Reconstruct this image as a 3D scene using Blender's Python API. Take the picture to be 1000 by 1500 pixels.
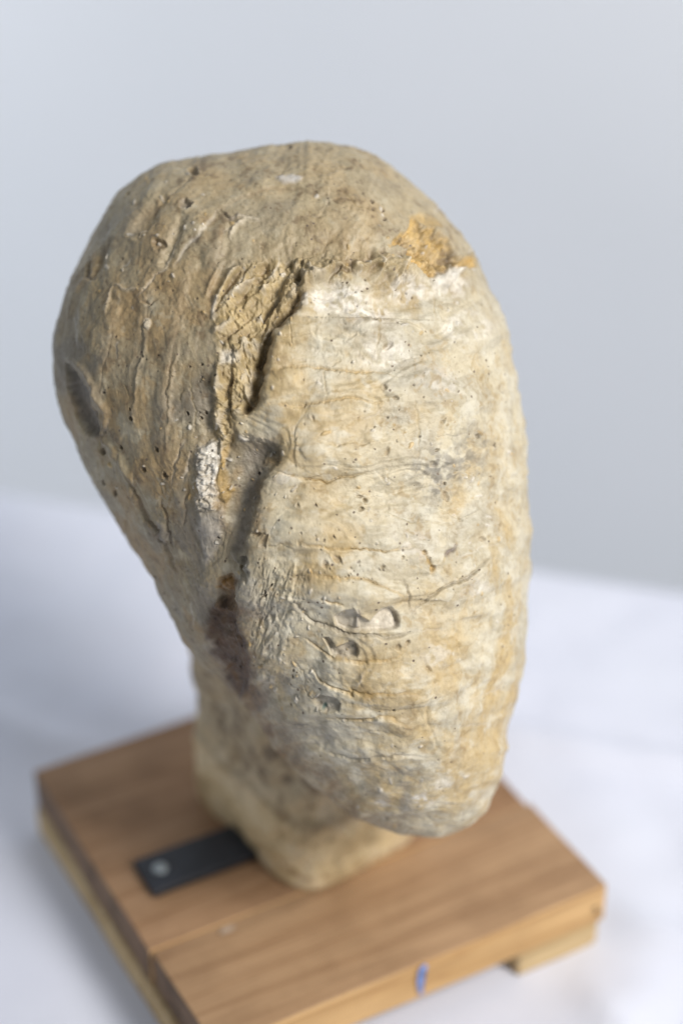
import bpy, bmesh, math
import numpy as np
from mathutils import Vector

for o in list(bpy.data.objects):
    bpy.data.objects.remove(o, do_unlink=True)
scene = bpy.context.scene
col = scene.collection
R_ = math.radians

# ------------------------------------------------------------------ camera
CAM = np.array([0.01752545, -0.79921461, 0.793])
PITCH = R_(34.4977)
FPX = 3000.0                                   # focal length in photograph pixels (1500 high)
cd = bpy.data.cameras.new('camera')
cam = bpy.data.objects.new('camera', cd)
col.objects.link(cam)
cam.location = CAM
cam.rotation_euler = (math.pi / 2 - PITCH, 0, 0)
cd.sensor_fit = 'VERTICAL'
cd.sensor_height = 36.0
cd.lens = FPX / 1500 * 36
cd.clip_start = 0.02
cd.clip_end = 50
cd.dof.use_dof = True
cd.dof.focus_distance = 0.880
cd.dof.aperture_fstop = 2.4
scene.camera = cam

# ------------------------------------------------------------------ light
world = bpy.data.worlds.new('World')
scene.world = world
world.use_nodes = True
bg = world.node_tree.nodes['Background']
bg.inputs['Color'].default_value = (0.86, 0.92, 1.0, 1)
bg.inputs['Strength'].default_value = 0.33


def area(name, loc, target, size, size_y, power, colour):
    l = bpy.data.lights.new(name, 'AREA')
    l.shape = 'RECTANGLE'
    l.size = size
    l.size_y = size_y
    l.energy = power
    l.color = colour
    o = bpy.data.objects.new(name, l)
    col.objects.link(o)
    o.location = loc
    o.rotation_euler = (Vector(target) - Vector(loc)).to_track_quat('-Z', 'Y').to_euler()
    return o


area('window_light', (1.04, -0.82, 1.28), (0, 0, 0.15), 0.5, 0.7, 34.5, (1.0, 0.965, 0.93))
wall_fill = area('wall_fill_light', (-1.35, 0.42, 0.75), (-0.75, 0.98, 0.0), 0.5, 0.5, 5.0, (0.88, 0.94, 1.0))  # added lamp out of view, brightens the left of the wall
wall_fill.data.spread = R_(120)

scene.view_settings.view_transform = 'Standard'
scene.view_settings.look = 'None'
scene.view_settings.exposure = 0.0
scene.view_settings.gamma = 1.0
scene.view_settings.use_curve_mapping = False

# ------------------------------------------------------------------ helpers
FWD = np.array([0, math.cos(PITCH), -math.sin(PITCH)])
RGT = np.array([1.0, 0, 0])
UPV = np.cross(RGT, FWD)


def s2l(r, g, b):
    v = np.array([r, g, b], float) / 255
    return np.where(v <= 0.04045, v / 12.92, ((v + 0.055) / 1.055) ** 2.4)


def tag(o, label=None, cat=None, kind=None):
    if label: o['label'] = label
    if cat: o['category'] = cat
    if kind: o['kind'] = kind
    return o


def empty(name, loc=(0, 0, 0), rz=0):
    o = bpy.data.objects.new(name, None)
    col.objects.link(o)
    o.location = loc
    o.rotation_euler = (0, 0, rz)
    o.empty_display_size = 0.05
    return o


def link(name, me, mats, parent=None):
    o = bpy.data.objects.new(name, me)
    col.objects.link(o)
    for m in (mats if isinstance(mats, (list, tuple)) else [mats]):
        me.materials.append(m)
    o.parent = parent
    return o


def grid_mesh(name, V, faces, smooth=True, colours=None):
    me = bpy.data.meshes.new(name)
    V = np.ascontiguousarray(V, np.float32)
    F = np.ascontiguousarray(faces, np.int32)
    n, k = F.shape
    me.vertices.add(len(V))
    me.vertices.foreach_set('co', V.ravel())
    me.loops.add(n * k)
    me.loops.foreach_set('vertex_index', F.ravel())
    me.polygons.add(n)
    me.polygons.foreach_set('loop_start', np.arange(0, n * k, k, dtype=np.int32))
    me.polygons.foreach_set('use_smooth', np.full(n, smooth))
    me.update(calc_edges=True)
    me.validate()
    if colours is not None:
        at = me.color_attributes.new('stain', 'FLOAT_COLOR', 'POINT')
        c4 = np.ones((len(V), 4), np.float32)
        c4[:, :3] = colours
        at.data.foreach_set('color', c4.ravel())
    return me


def mat(name):
    m = bpy.data.materials.new(name)
    m.use_nodes = True
    nt = m.node_tree
    return m, nt, nt.nodes['Principled BSDF']


def nd(nt, t, **kw):
    n = nt.nodes.new(t)
    for k, v in kw.items():
        if k in n.inputs:
            n.inputs[k].default_value = v
        else:
            setattr(n, k, v)
    return n


def lk(nt, a, b):
    nt.links.new(a, b)


def ramp(nt, fac, stops):
    r = nd(nt, 'ShaderNodeValToRGB')
    e = r.color_ramp.elements
    while len(e) < len(stops):
        e.new(0.5)
    for i, (p, c) in enumerate(stops):
        e[i].position = p
        e[i].color = (*c, 1) if len(c) == 3 else c
    lk(nt, fac, r.inputs['Fac'])
    return r.outputs['Color']


def mixc(nt, typ, fac, a, b):
    n = nd(nt, 'ShaderNodeMix', data_type='RGBA', blend_type=typ)
    for s, v in ((n.inputs['Factor'], fac), (n.inputs['A'], a), (n.inputs['B'], b)):
        if hasattr(v, 'is_linked'):
            lk(nt, v, s)
        else:
            s.default_value = v if not isinstance(v, tuple) or len(v) == 4 else (*v, 1)
    return n.outputs['Result']


# ---- numpy noise
def _mix(h):
    h = (h ^ (h >> np.uint32(15))) * np.uint32(2246822519)
    h = (h ^ (h >> np.uint32(13))) * np.uint32(3266489917)
    return ((h ^ (h >> np.uint32(16))) & np.uint32(0xFFFF)).astype(np.float32) * np.float32(1 / 32767.5) - np.float32(1)


def vnoise(P, seed):
    """value noise, about -1..1; P has two or three columns"""
    f = np.floor(P)
    t = (P - f).astype(np.float32)
    t = t * t * t * (t * (t * 6 - 15) + 10)
    i = f.astype(np.int64).astype(np.uint32)
    K = (np.uint32(374761393), np.uint32(668265263), np.uint32(1442695041))
    nd_ = P.shape[1]
    h = [[i[:, k] * K[k], (i[:, k] + np.uint32(1)) * K[k]] for k in range(nd_)]
    w = [[1 - t[:, k], t[:, k]] for k in range(nd_)]
    s0 = np.uint32((seed * 1274126177) & 0xFFFFFFFF)
    out = 0
    for a in (0, 1):
        for b in (0, 1):
            hab = h[0][a] ^ h[1][b] ^ s0
            wab = w[0][a] * w[1][b]
            if nd_ == 2:
                out = out + wab * _mix(hab)
            else:
                out = out + wab * (w[2][0] * _mix(hab + h[2][0]) + w[2][1] * _mix(hab + h[2][1]))
    return out


def _rot3(ax, ay, az):
    c, s_ = np.cos, np.sin
    X_ = np.array([[1, 0, 0], [0, c(ax), -s_(ax)], [0, s_(ax), c(ax)]])
    Y_ = np.array([[c(ay), 0, s_(ay)], [0, 1, 0], [-s_(ay), 0, c(ay)]])
    Z_ = np.array([[c(az), -s_(az), 0], [s_(az), c(az), 0], [0, 0, 1]])
    return X_ @ Y_ @ Z_


ROT3 = _rot3(0.7, 0.5, 0.9)
ROT2 = np.array([[math.cos(0.65), -math.sin(0.65)], [math.sin(0.65), math.cos(0.65)]])


def fbm(P, cell, octv, seed, gain=0.5):
    out, amp, tot = 0, 1.0, 0
    Q = P / cell
    n = Q.shape[1]
    M = ROT3 if n == 3 else ROT2
    Q = Q @ M + 3.7
    Q = Q + 0.55 * np.stack([vnoise(Q * 0.9 + 5.1 * k, seed + 900 + k) for k in range(n)], -1)
    for o in range(octv):
        if o: Q = Q @ M
        out = out + amp * vnoise(Q + 17.3 * o, seed + o * 7)
        tot += amp
        amp *= gain
        Q = Q * 2.03
    return out / tot * 1.6


def sstep(a, b, x):
    t = np.clip((x - a) / (b - a), 0, 1)
    return t * t * (3 - 2 * t)


rng = np.random.default_rng(11)

# ------------------------------------------------------------------ wall and cloth
def m_wall():
    m, nt, b = mat('wall_paint')
    tc = nd(nt, 'ShaderNodeTexCoord')
    n = nd(nt, 'ShaderNodeTexNoise', Scale=3.0, Detail=5.0)
    lk(nt, tc.outputs['Object'], n.inputs['Vector'])
    c = ramp(nt, n.outputs['Fac'], [(0.3, (0.74, 0.765, 0.80)), (0.7, (0.77, 0.79, 0.825))])
    lk(nt, c, b.inputs['Base Color'])
    b.inputs['Roughness'].default_value = 0.85
    return m


def m_cloth():
    m, nt, b = mat('white_cotton')
    tc = nd(nt, 'ShaderNodeTexCoord')
    n = nd(nt, 'ShaderNodeTexNoise', Scale=9.0, Detail=6.0)
    lk(nt, tc.outputs['Object'], n.inputs['Vector'])
    c = ramp(nt, n.outputs['Fac'], [(0.3, (0.675, 0.70, 0.80)), (0.7, (0.715, 0.74, 0.83))])
    lk(nt, c, b.inputs['Base Color'])
    b.inputs['Roughness'].default_value = 0.9
    b.inputs['Sheen Weight'].default_value = 0.15
    w1 = nd(nt, 'ShaderNodeTexWave', Scale=900.0)
    w2 = nd(nt, 'ShaderNodeTexWave', Scale=900.0, bands_direction='Y')
    for w in (w1, w2):
        lk(nt, tc.outputs['Object'], w.inputs['Vector'])
    ad = nd(nt, 'ShaderNodeMath', operation='ADD')
    lk(nt, w1.outputs['Fac'], ad.inputs[0])
    lk(nt, w2.outputs['Fac'], ad.inputs[1])
    bp = nd(nt, 'ShaderNodeBump', Strength=0.25, Distance=0.0003)
    lk(nt, ad.outputs[0], bp.inputs['Height'])
    lk(nt, bp.outputs['Normal'], b.inputs['Normal'])
    return m


E0 = np.array([-0.218, 0.373])                 # far edge of the table
E1 = np.array([0.238, 0.258])
ed = (E1 - E0) / np.linalg.norm(E1 - E0)
en = np.array([-ed[1], ed[0]])                 # away from the camera
mid = (E0 + E1) / 2
ang = math.atan2(ed[1], ed[0])

nx, ny = 260, 300
tx = np.linspace(-1.1, 1.1, nx)
ty = np.concatenate([np.linspace(-1.25, 0.0, ny - 40), np.linspace(0.0, 0.34, 41)[1:]])
X, Y = np.meshgrid(tx, ty)
rad = 0.012
over = np.clip(Y, 0, None)
bend = np.clip(over / rad, 0, math.pi / 2)
yy = np.where(Y <= 0, Y, rad * np.sin(bend))
zz = np.where(Y <= 0, 0, -rad * (1 - np.cos(bend)) - np.clip(over - rad * math.pi / 2, 0, None))
P2 = mid[None, None, :] + X[..., None] * ed + yy[..., None] * en
PC = np.stack([P2[..., 0], P2[..., 1], zz], -1).reshape(-1, 3)
q = PC * np.array([1, 1, 0.3])
# soft pressed folds and rumples, flat where the stand is
fold = 0.0030 * fbm(q * np.array([1, 0.55, 1]), 0.16, 2, 5) + 0.0012 * fbm(q, 0.05, 2, 9)
a1 = np.array([math.cos(R_(-14)), math.sin(R_(-14))])
for (px_, py_, dx_, dy_, h_, w_) in ((0.22, 0.10, 1, -0.22, 0.004, 0.010), (-0.20, 0.14, 1, -0.5, 0.004, 0.014),
                                     (0.20, -0.05, 0.9, -0.65, 0.0035, 0.012), (-0.26, 0.03, 1.0, -0.12, 0.003, 0.016),
                                     (0.17, -0.14, 0.35, -0.9, 0.0035, 0.009), (0.26, -0.12, 0.25, -0.95, 0.004, 0.010),
                                     (-0.22, -0.17, 0.5, -0.8, 0.003, 0.012)):
    d_ = np.array([dx_, dy_]) / math.hypot(dx_, dy_)
    rel = PC[:, :2] - np.array([px_, py_])
    dist = rel[:, 0] * d_[1] - rel[:, 1] * d_[0] + 0.006 * vnoise(q / 0.08, 3)
    along = rel @ d_
    fold += h_ * np.exp(-(dist / w_) ** 2) * np.exp(-(along / 0.16) ** 2)
rr = np.maximum(np.abs(PC[:, 0]), np.abs(PC[:, 1]))
fold = np.clip(fold * 1.5, -0.006, 0.014)
under = sstep(0.135, 0.19, np.hypot(PC[:, 0], PC[:, 1]))
PC[:, 2] += np.where(Y.ravel() <= 0, fold * under + (1 - under) * -0.0004, 0)
idx = np.arange(nx * ny).reshape(ny, nx)
FC = np.stack([idx[:-1, :-1], idx[:-1, 1:], idx[1:, 1:], idx[1:, :-1]], -1).reshape(-1, 4)
cloth = link('tablecloth', grid_mesh('tablecloth', PC, FC), m_cloth())
tag(cloth, 'white cotton tablecloth with soft creases spread under the wooden stand', 'tablecloth')

wo = mid + en * 0.55
wv = []
bm = bmesh.new()
vs = []
for t_, z_ in ((-3, -0.8), (3, -0.8), (3, 2.2), (-3, 2.2)):
    p_ = wo + ed * t_
    vs.append(bm.verts.new((p_[0], p_[1], z_)))
ext = bmesh.ops.extrude_face_region(bm, geom=[bm.faces.new(vs)])
bmesh.ops.translate(bm, vec=(en[0] * 0.1, en[1] * 0.1, 0), verts=[v for v in ext['geom'] if isinstance(v, bmesh.types.BMVert)])
bmesh.ops.recalc_face_normals(bm, faces=bm.faces)
me = bpy.data.meshes.new('wall')
bm.to_mesh(me)
tag(link('wall', me, m_wall()), kind='structure')

# ------------------------------------------------------------------ wooden stand
BYAW = R_(28.8)
ZB = 0.043
HALF = 0.1117
BAT = 0.018


def m_wood(name, dark, light, line, seed, rough=0.6, scale=1.0, dirt=0.5):
    m, nt, b = mat(name)
    tc = nd(nt, 'ShaderNodeTexCoord')
    mp = nd(nt, 'ShaderNodeMapping')
    mp.inputs['Location'].default_value = (seed * 1.7, seed * 0.37, seed * 0.91)
    mp.inputs['Scale'].default_value = (2.2 * scale, 34 * scale, 34 * scale)
    lk(nt, tc.outputs['Object'], mp.inputs['Vector'])
    n1 = nd(nt, 'ShaderNodeTexNoise', Scale=1.0, Detail=2.0, Distortion=0.6)
    lk(nt, mp.outputs['Vector'], n1.inputs['Vector'])
    # growth rings cut lengthwise: bands of the stretched noise
    mu = nd(nt, 'ShaderNodeMath', operation='MULTIPLY')
    mu.inputs[1].default_value = 9.0
    lk(nt, n1.outputs['Fac'], mu.inputs[0])
    fr = nd(nt, 'ShaderNodeMath', operation='PINGPONG')
    fr.inputs[1].default_value = 1.0
    lk(nt, mu.outputs[0], fr.inputs[0])
    base = ramp(nt, fr.outputs[0], [(0.0, light), (0.55, tuple(0.6 * np.array(light) + 0.4 * np.array(dark))), (0.95, dark), (1.0, line)])
    mp2 = nd(nt, 'ShaderNodeMapping')
    mp2.inputs['Scale'].default_value = (18, 700, 700)
    lk(nt, tc.outputs['Object'], mp2.inputs['Vector'])
    n2 = nd(nt, 'ShaderNodeTexNoise', Scale=1.0, Detail=5.0)
    lk(nt, mp2.outputs['Vector'], n2.inputs['Vector'])
    c2 = ramp(nt, n2.outputs['Fac'], [(0.25, (0.62, 0.58, 0.55)), (0.6, (1, 1, 1))])
    base = mixc(nt, 'MULTIPLY', 0.75, base, c2)
    n3 = nd(nt, 'ShaderNodeTexNoise', Scale=26.0, Detail=5.0, Roughness=0.65)
    lk(nt, tc.outputs['Object'], n3.inputs['Vector'])
    c3 = ramp(nt, n3.outputs['Fac'], [(0.34, (0.55, 0.50, 0.46)), (0.56, (1, 1, 1))])
    base = mixc(nt, 'MULTIPLY', dirt, base, c3)
    lk(nt, base, b.inputs['Base Color'])
    b.inputs['Roughness'].default_value = rough
    b.inputs['Specular IOR Level'].default_value = 0.33
    bp = nd(nt, 'ShaderNodeBump', Strength=0.5, Distance=0.0006)
    lk(nt, n2.outputs['Fac'], bp.inputs['Height'])
    lk(nt, bp.outputs['Normal'], b.inputs['Normal'])
    return m


W_TOP = m_wood('aged_pine_top', (0.32, 0.185, 0.095), (0.385, 0.235, 0.13), (0.26, 0.14, 0.07), 1.3)
W_TOP2 = m_wood('aged_pine_top_front', (0.37, 0.225, 0.12), (0.44, 0.28, 0.155), (0.31, 0.18, 0.09), 4.1, dirt=0.35)
W_SIDE = m_wood('sawn_pine_side', (0.52, 0.31, 0.125), (0.66, 0.42, 0.19), (0.45, 0.25, 0.10), 2.2, dirt=0.2)
W_END = m_wood('weathered_end_grain', (0.16, 0.10, 0.055), (0.24, 0.15, 0.09), (0.11, 0.065, 0.035), 6.0, dirt=0.6)
W_BAT = m_wood('pale_batten_pine', (0.55, 0.39, 0.19), (0.68, 0.51, 0.28), (0.48, 0.32, 0.15), 7.7, dirt=0.25)


def board(name, x0, x1, y0, y1, z0, z1, mats, parent, bev=0.0009, wob=0.0005, seed=0):
    """a sawn board, slightly out of true; faces: top -> slot 0, long sides -> 1, ends -> 2"""
    bm = bmesh.new()
    bmesh.ops.create_cube(bm, size=1)
    r_ = np.random.default_rng(seed)
    bmesh.ops.subdivide_edges(bm, edges=bm.edges[:], cuts=5, use_grid_fill=True)
    for v in bm.verts:
        v.co = Vector(((x0 + x1) / 2 + v.co.x * (x1 - x0), (y0 + y1) / 2 + v.co.y * (y1 - y0), (z0 + z1) / 2 + v.co.z * (z1 - z0)))
    sharp = [e for e in bm.edges if len(e.link_faces) == 2 and e.link_faces[0].normal.angle(e.link_faces[1].normal) > 0.7]
    bmesh.ops.bevel(bm, geom=sharp, offset=bev, segments=2, profile=0.6, affect='EDGES')
    for v in bm.verts:
        k = 1.0 if v.co.z > z0 + 0.003 else 0.0
        v.co.x += wob * math.sin(v.co.y * 60 + seed) * 0.7
        v.co.y += wob * math.sin(v.co.x * 45 + seed * 2) * 0.7
        v.co.z += k * wob * 0.5 * math.sin(v.co.x * 30 + v.co.y * 40 + seed)
    bm.normal_update()
    for f in bm.faces:
        n = f.normal
        f.material_index = 0 if n.z > 0.75 else (1 if abs(n.y) >= abs(n.x) else 2)
        f.smooth = True
    me = bpy.data.meshes.new(name)
    bm.to_mesh(me)
    bm.free()
    return link(name, me, mats, parent)


stand = empty('wooden_stand', (0, 0, 0), BYAW)
tag(stand, 'square wooden stand of two pine planks on battens under the plaster head', 'stand')
JY = -0.0421
p_rear = board('plank', -HALF + 0.0005, HALF - 0.002, JY + 0.0002, HALF - 0.002, BAT, ZB, [W_TOP, W_SIDE, W_END], stand, seed=3)
p_front = board('plank', -HALF + 0.0022, HALF + 0.001, -HALF - 0.001, JY - 0.0001, BAT, ZB - 0.0003, [W_TOP2, W_SIDE, W_END], stand, seed=8)
batten_l = board('batten', -HALF - 0.0008, -HALF + 0.047, -HALF + 0.002, HALF - 0.003, 0, BAT - 0.0001, [W_BAT, W_BAT, W_BAT], stand, seed=5)
batten_r = board('batten', HALF - 0.049, HALF - 0.001, -HALF + 0.0008, HALF - 0.003, 0, BAT - 0.0001, [W_BAT, W_BAT, W_BAT], stand, seed=6)


def plain(name, colour, rough, metal=0.0, noise=0.0, nscale=60):
    m, nt, b = mat(name)
    tc = nd(nt, 'ShaderNodeTexCoord')
    n = nd(nt, 'ShaderNodeTexNoise', Scale=float(nscale), Detail=4.0)
    lk(nt, tc.outputs['Object'], n.inputs['Vector'])
    c = np.array(colour)
    cc = ramp(nt, n.outputs['Fac'], [(0.3, tuple(c * (1 - noise))), (0.7, tuple(np.clip(c * (1 + noise), 0, 1)))])
    lk(nt, cc, b.inputs['Base Color'])
    b.inputs['Roughness'].default_value = rough
    b.inputs['Metallic'].default_value = metal
    return m


# blue pen stroke on the front edge of the front plank
def sheet(name, pts, m, parent):
    bm = bmesh.new()
    f = bm.faces.new([bm.verts.new(p) for p in pts])
    bmesh.ops.triangulate(bm, faces=[f])
    me = bpy.data.meshes.new(name)
    bm.to_mesh(me)
    return link(name, me, m, parent)


yf = -HALF - 0.001 - 0.0012
PEN = plain('blue_pen_ink', (0.22, 0.31, 0.60), 0.6, 0, 0.35, 240)
lft = [(0.0016, 0.0418), (-0.0010, 0.0392), (-0.0016, 0.035), (-0.0017, 0.030), (-0.0006, 0.0255), (0.0002, 0.0218)]
rgt = [(0.0030, 0.0216), (0.0022, 0.0258), (0.0014, 0.031), (0.0017, 0.035), (0.0024, 0.0372), (0.0062, 0.0398), (0.0052, 0.0420)]
sheet('pen_mark', [(0.0012 + 0.68 * x, yf, z) for x, z in lft + rgt], PEN, p_front)
# pale chip and nail holes
CHIP = plain('pale_paint_fleck', (0.46, 0.35, 0.26), 0.7, 0, 0.15, 200)
sheet('paint_fleck', [(-0.0712 + 0.6 * x, -0.0475 + 0.6 * y, ZB + 0.0006) for x, y in ((-0.007, -0.002), (-0.003, -0.0035), (0.004, -0.003), (0.008, -0.0005), (0.006, 0.0025), (-0.001, 0.003), (-0.006, 0.001))], CHIP, p_front)
NAIL = plain('dark_nail_hole', (0.05, 0.03, 0.02), 0.9, 0, 0.2)
for k, (x, z) in enumerate(((HALF - 0.0045, 0.0268), (HALF - 0.0055, 0.0305))):
    sheet('nail_hole', [(x + 0.0014 * math.cos(t) * (1 + .3 * math.sin(3 * t)), yf, z + 0.0011 * math.sin(t)) for t in np.linspace(0, 2 * math.pi, 13)[:-1]], NAIL, p_front)

# black steel tab and its screw
STEEL = plain('black_painted_steel', (0.016, 0.019, 0.027), 0.5, 0.0, 0.35, 90)
ZINC = plain('zinc_plated_screw', (0.33, 0.37, 0.39), 0.5, 0.5, 0.12, 300)
bm = bmesh.new()
bmesh.ops.create_cube(bm, size=1)
pz0, pz1 = ZB + 0.0004, ZB + 0.0052
for v in bm.verts:
    v.co = Vector((-0.056 + v.co.x * 0.076, 0.0022 + v.co.y * 0.0262, (pz0 + pz1) / 2 + v.co.z * (pz1 - pz0)))
bmesh.ops.bevel(bm, geom=bm.edges[:], offset=0.0008, segments=3, affect='EDGES')
me = bpy.data.meshes.new('mounting_plate')
bm.to_mesh(me)
plate = link('mounting_plate', me, STEEL, stand)
plate['label'] = 'black steel mounting tab screwed to the stand'
bm = bmesh.new()
prof = [(0.0, 0.0022), (0.0012, 0.00215), (0.0026, 0.0019), (0.0038, 0.0013), (0.0045, 0.0004), (0.0046, -0.0003)]
NS = 32
rings = []
for r_, z_ in prof:
    rings.append([bm.verts.new((r_ * math.cos(t), r_ * math.sin(t), z_)) for t in np.linspace(0, 2 * math.pi, NS + 1)[:-1]] if r_ else [bm.verts.new((0, 0, z_))])
for a_, b_ in zip(rings, rings[1:]):
    for i in range(NS):
        j = (i + 1) % NS
        bm.faces.new((a_[0], b_[i], b_[j]) if len(a_) == 1 else (a_[i], b_[i], b_[j], a_[j]))
for v in bm.verts:                              # cross recess
    if v.co.length < 0.0035:
        u = min(abs(v.co.x), abs(v.co.y))
        if u < 0.0006 and math.hypot(v.co.x, v.co.y) < 0.003:
            v.co.z -= 0.0012
for f in bm.faces: f.smooth = True
me = bpy.data.meshes.new('screw')
bm.to_mesh(me)
screw = link('screw', me, ZINC, plate)
screw.scale = (0.88, 0.88, 0.9)
screw.location = (-0.0843, 0.0030, pz1 + 0.0002)

# ------------------------------------------------------------------ plaster head
# Local frame of the head: u across, v along its long axis, w out of the modelled front.
# Lengths are first written in units of UNIT metres.
HC = CAM + 0.957 * (FWD + RGT * (440 - 500) / FPX - UPV * (690 - 750) / FPX)
UNIT = 0.957 / FPX
CX, CY = 440.0, 690.0
OUT = np.array([(460, 211), (400, 215), (340, 224), (290, 230), (252, 237), (212, 252), (180, 278), (152, 322), (124, 366), (104, 406), (92, 450),
                (83, 510), (84, 555), (94, 600), (112, 652), (132, 696), (156, 740), (180, 776), (208, 816), (232, 848), (254, 892),
                (270, 930), (296, 968), (332, 1006), (370, 1042), (396, 1082), (426, 1118), (478, 1156), (513, 1186), (546, 1206), (585, 1221),
                (630, 1229), (661, 1226), (688, 1211), (715, 1184), (731, 1152), (739, 1110), (746, 1066), (757, 1012), (766, 958),
                (772, 890), (774, 810), (770, 720), (762, 640), (756, 592), (750, 545), (743, 505), (731, 462), (712, 414), (688, 370),
                (660, 326), (628, 290), (592, 258), (560, 236), (520, 221)], float)
oa = np.arctan2(-(OUT[:, 1] - CY), OUT[:, 0] - CX)
orad = np.hypot(OUT[:, 0] - CX, OUT[:, 1] - CY)
so = np.argsort(oa)
oa, orad = oa[so], orad[so]
NT, MF, MB = 1400, 400, 70
th = np.linspace(-math.pi, math.pi, NT, endpoint=False)
Rt = np.interp(th, np.concatenate([oa - 2 * math.pi, oa, oa + 2 * math.pi]), np.tile(orad, 3))
ker = np.exp(-0.5 * (np.arange(-12, 13) / 4.0) ** 2)
ker /= ker.sum()
Rt = np.convolve(np.concatenate([Rt[-12:], Rt, Rt[:12]]), ker, 'valid')
# rings: front pole -> rim -> back pole
phf = (np.arange(MF) / MF) * math.pi / 2
phb = math.pi / 2 + (np.arange(MB + 1) / (MB + 1)) * math.pi / 2
ph = np.concatenate([phf, phb])[1:]
HF, HB = 285.0, 270.0
PH, TH = np.meshgrid(ph, th, indexing='ij')
rho = np.sin(PH)
cp = np.cos(PH)
U0 = rho * Rt[None, :] * np.cos(TH)
V0 = rho * Rt[None, :] * np.sin(TH)
W0 = np.where(cp > 0, HF * np.abs(cp) ** 0.92, -HB * np.abs(cp) ** 0.95)
base = np.stack([U0, V0, W0], -1)
pole_f = np.array([[0, 0, HF]])
pole_b = np.array([[0, 0, -HB]])
B = np.concatenate([pole_f, base.reshape(-1, 3), pole_b])
nr = len(ph)
ii = 1 + np.arange(nr * NT).reshape(nr, NT)
jj = np.roll(ii, -1, axis=1)
quads = np.stack([ii[:-1], ii[1:], jj[1:], jj[:-1]], -1).reshape(-1, 4)
tri_f = np.stack([np.zeros(NT, int), ii[0], jj[0]], -1)
tri_b = np.stack([np.full(NT, nr * NT + 1), jj[-1], ii[-1]], -1)


def vnormals(Pg):
    """normals from the ring grid"""
    G = Pg[1:-1].reshape(nr, NT, 3)
    dt = np.roll(G, -1, 1) - np.roll(G, 1, 1)
    dp = np.gradient(G, axis=0)
    n = np.cross(dp, dt)
    n /= np.linalg.norm(n, axis=-1, keepdims=True) + 1e-12
    return np.concatenate([[[0, 0, 1]], n.reshape(-1, 3), [[0, 0, -1]]])


def to_world(L):
    return HC + UNIT * (L[:, :1] * RGT + L[:, 1:2] * UPV - L[:, 2:] * FWD)


def plan(L):
    """where a point of the front lies in the drawing of the front (1000 x 1500)"""
    d = to_world(L) - CAM
    z = d @ FWD
    return 500 + FPX * (d @ RGT) / z, 750 - FPX * (d @ UPV) / z


# ---- relief drawing of the front: height (units), stains and some painted shade, worked out on a fine grid
GX0, GY0, GS = 50, 180, 1.35
GW, GH = int(750 * GS), int(1080 * GS)
gx = GX0 + np.arange(GW) / GS
gy = GY0 + np.arange(GH) / GS
GXX, GYY = np.meshgrid(gx, gy)
ALL = (slice(0, GH), slice(0, GW))


def g2(cell, octv, seed, ax=1.0, ay=1.0, rot=0.0, sl=ALL):
    c, s = math.cos(rot), math.sin(rot)
    x, y = GXX[sl], GYY[sl]
    Q = np.stack([((x * c + y * s) / ax).ravel(), ((-x * s + y * c) / ay).ravel()], -1)
    return fbm(Q, cell, octv, seed).reshape(x.shape)


wx = 3.2 * g2(22, 4, 101) + 0.8 * g2(6, 2, 111)
wy = 3.2 * g2(22, 4, 151) + 0.8 * g2(6, 2, 161)
WXX, WYY = GXX + wx, GYY + wy
Hm = np.zeros((GH, GW))
Cm = np.zeros((GH, GW, 3))
Am = np.zeros((GH, GW))                         # how much of the painted colour counts


def win(pts, pad):
    p = np.asarray(pts, float)
    x0, y0 = p.min(0) - pad
    x1, y1 = p.max(0) + pad
    a = max(0, int((x0 - GX0) * GS)); b = min(GW, int((x1 - GX0) * GS) + 2)
    c = max(0, int((y0 - GY0) * GS)); d = min(GH, int((y1 - GY0) * GS) + 2)
    return slice(c, d), slice(a, b)


def seg_dist(X, Y, pts):
    """distance to a polyline, position along it 0..1, side"""
    p = np.asarray(pts, float)
    L = np.hypot(*(p[1:] - p[:-1]).T)
    cum = np.concatenate([[0], np.cumsum(L)])
    D = np.full(X.shape, 1e9); T = np.zeros(X.shape); S = np.zeros(X.shape)
    for i in range(len(p) - 1):
        ax, ay = p[i]; bx, by = p[i + 1] - p[i]
        t = np.clip(((X - ax) * bx + (Y - ay) * by) / (L[i] ** 2 + 1e-9), 0, 1)
        dx, dy = X - ax - t * bx, Y - ay - t * by
        d = np.hypot(dx, dy)
        k = d < D
        D[k] = d[k]; T[k] = ((cum[i] + t * L[i]) / cum[-1])[k]; S[k] = np.sign(bx * dy - by * dx)[k]
    return D, T, S


def poly_sd(X, Y, pts):
    """signed distance to a polygon, positive inside"""
    p = np.asarray(pts, float)
    q = np.concatenate([p, p[:1]])
    D, _, _ = seg_dist(X, Y, q)
    ins = np.zeros(X.shape, bool)
    for i in range(len(p)):
        (x0, y0), (x1, y1) = q[i], q[i + 1]
        if y0 == y1: continue
        c = (Y >= min(y0, y1)) & (Y < max(y0, y1)) & (X < (x1 - x0) * (Y - y0) / (y1 - y0) + x0)
        ins ^= c
    return np.where(ins, D, -D)


def paint(sl, m, c):
    m = np.clip(m, 0, 1)
    Cm[sl] = Cm[sl] * (1 - m[..., None]) + np.asarray(c) * m[..., None]
    Am[sl] = Am[sl] * (1 - m) + m


def dent(pts, h, soft, c=None, ca=1.0, csoft=None, warp=True, pad=None):
    pad = pad or soft * 2 + 8
    sl = win(pts, pad)
    X, Y = (WXX[sl], WYY[sl]) if warp else (GXX[sl], GYY[sl])
    sd = poly_sd(X, Y, pts)
    Hm[sl] += h * sstep(-soft * 0.3, soft, sd)
    if c is not None:
        cs = csoft or soft
        paint(sl, ca * sstep(-cs * 0.5, cs, sd), c)
    return sl, sd


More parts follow.
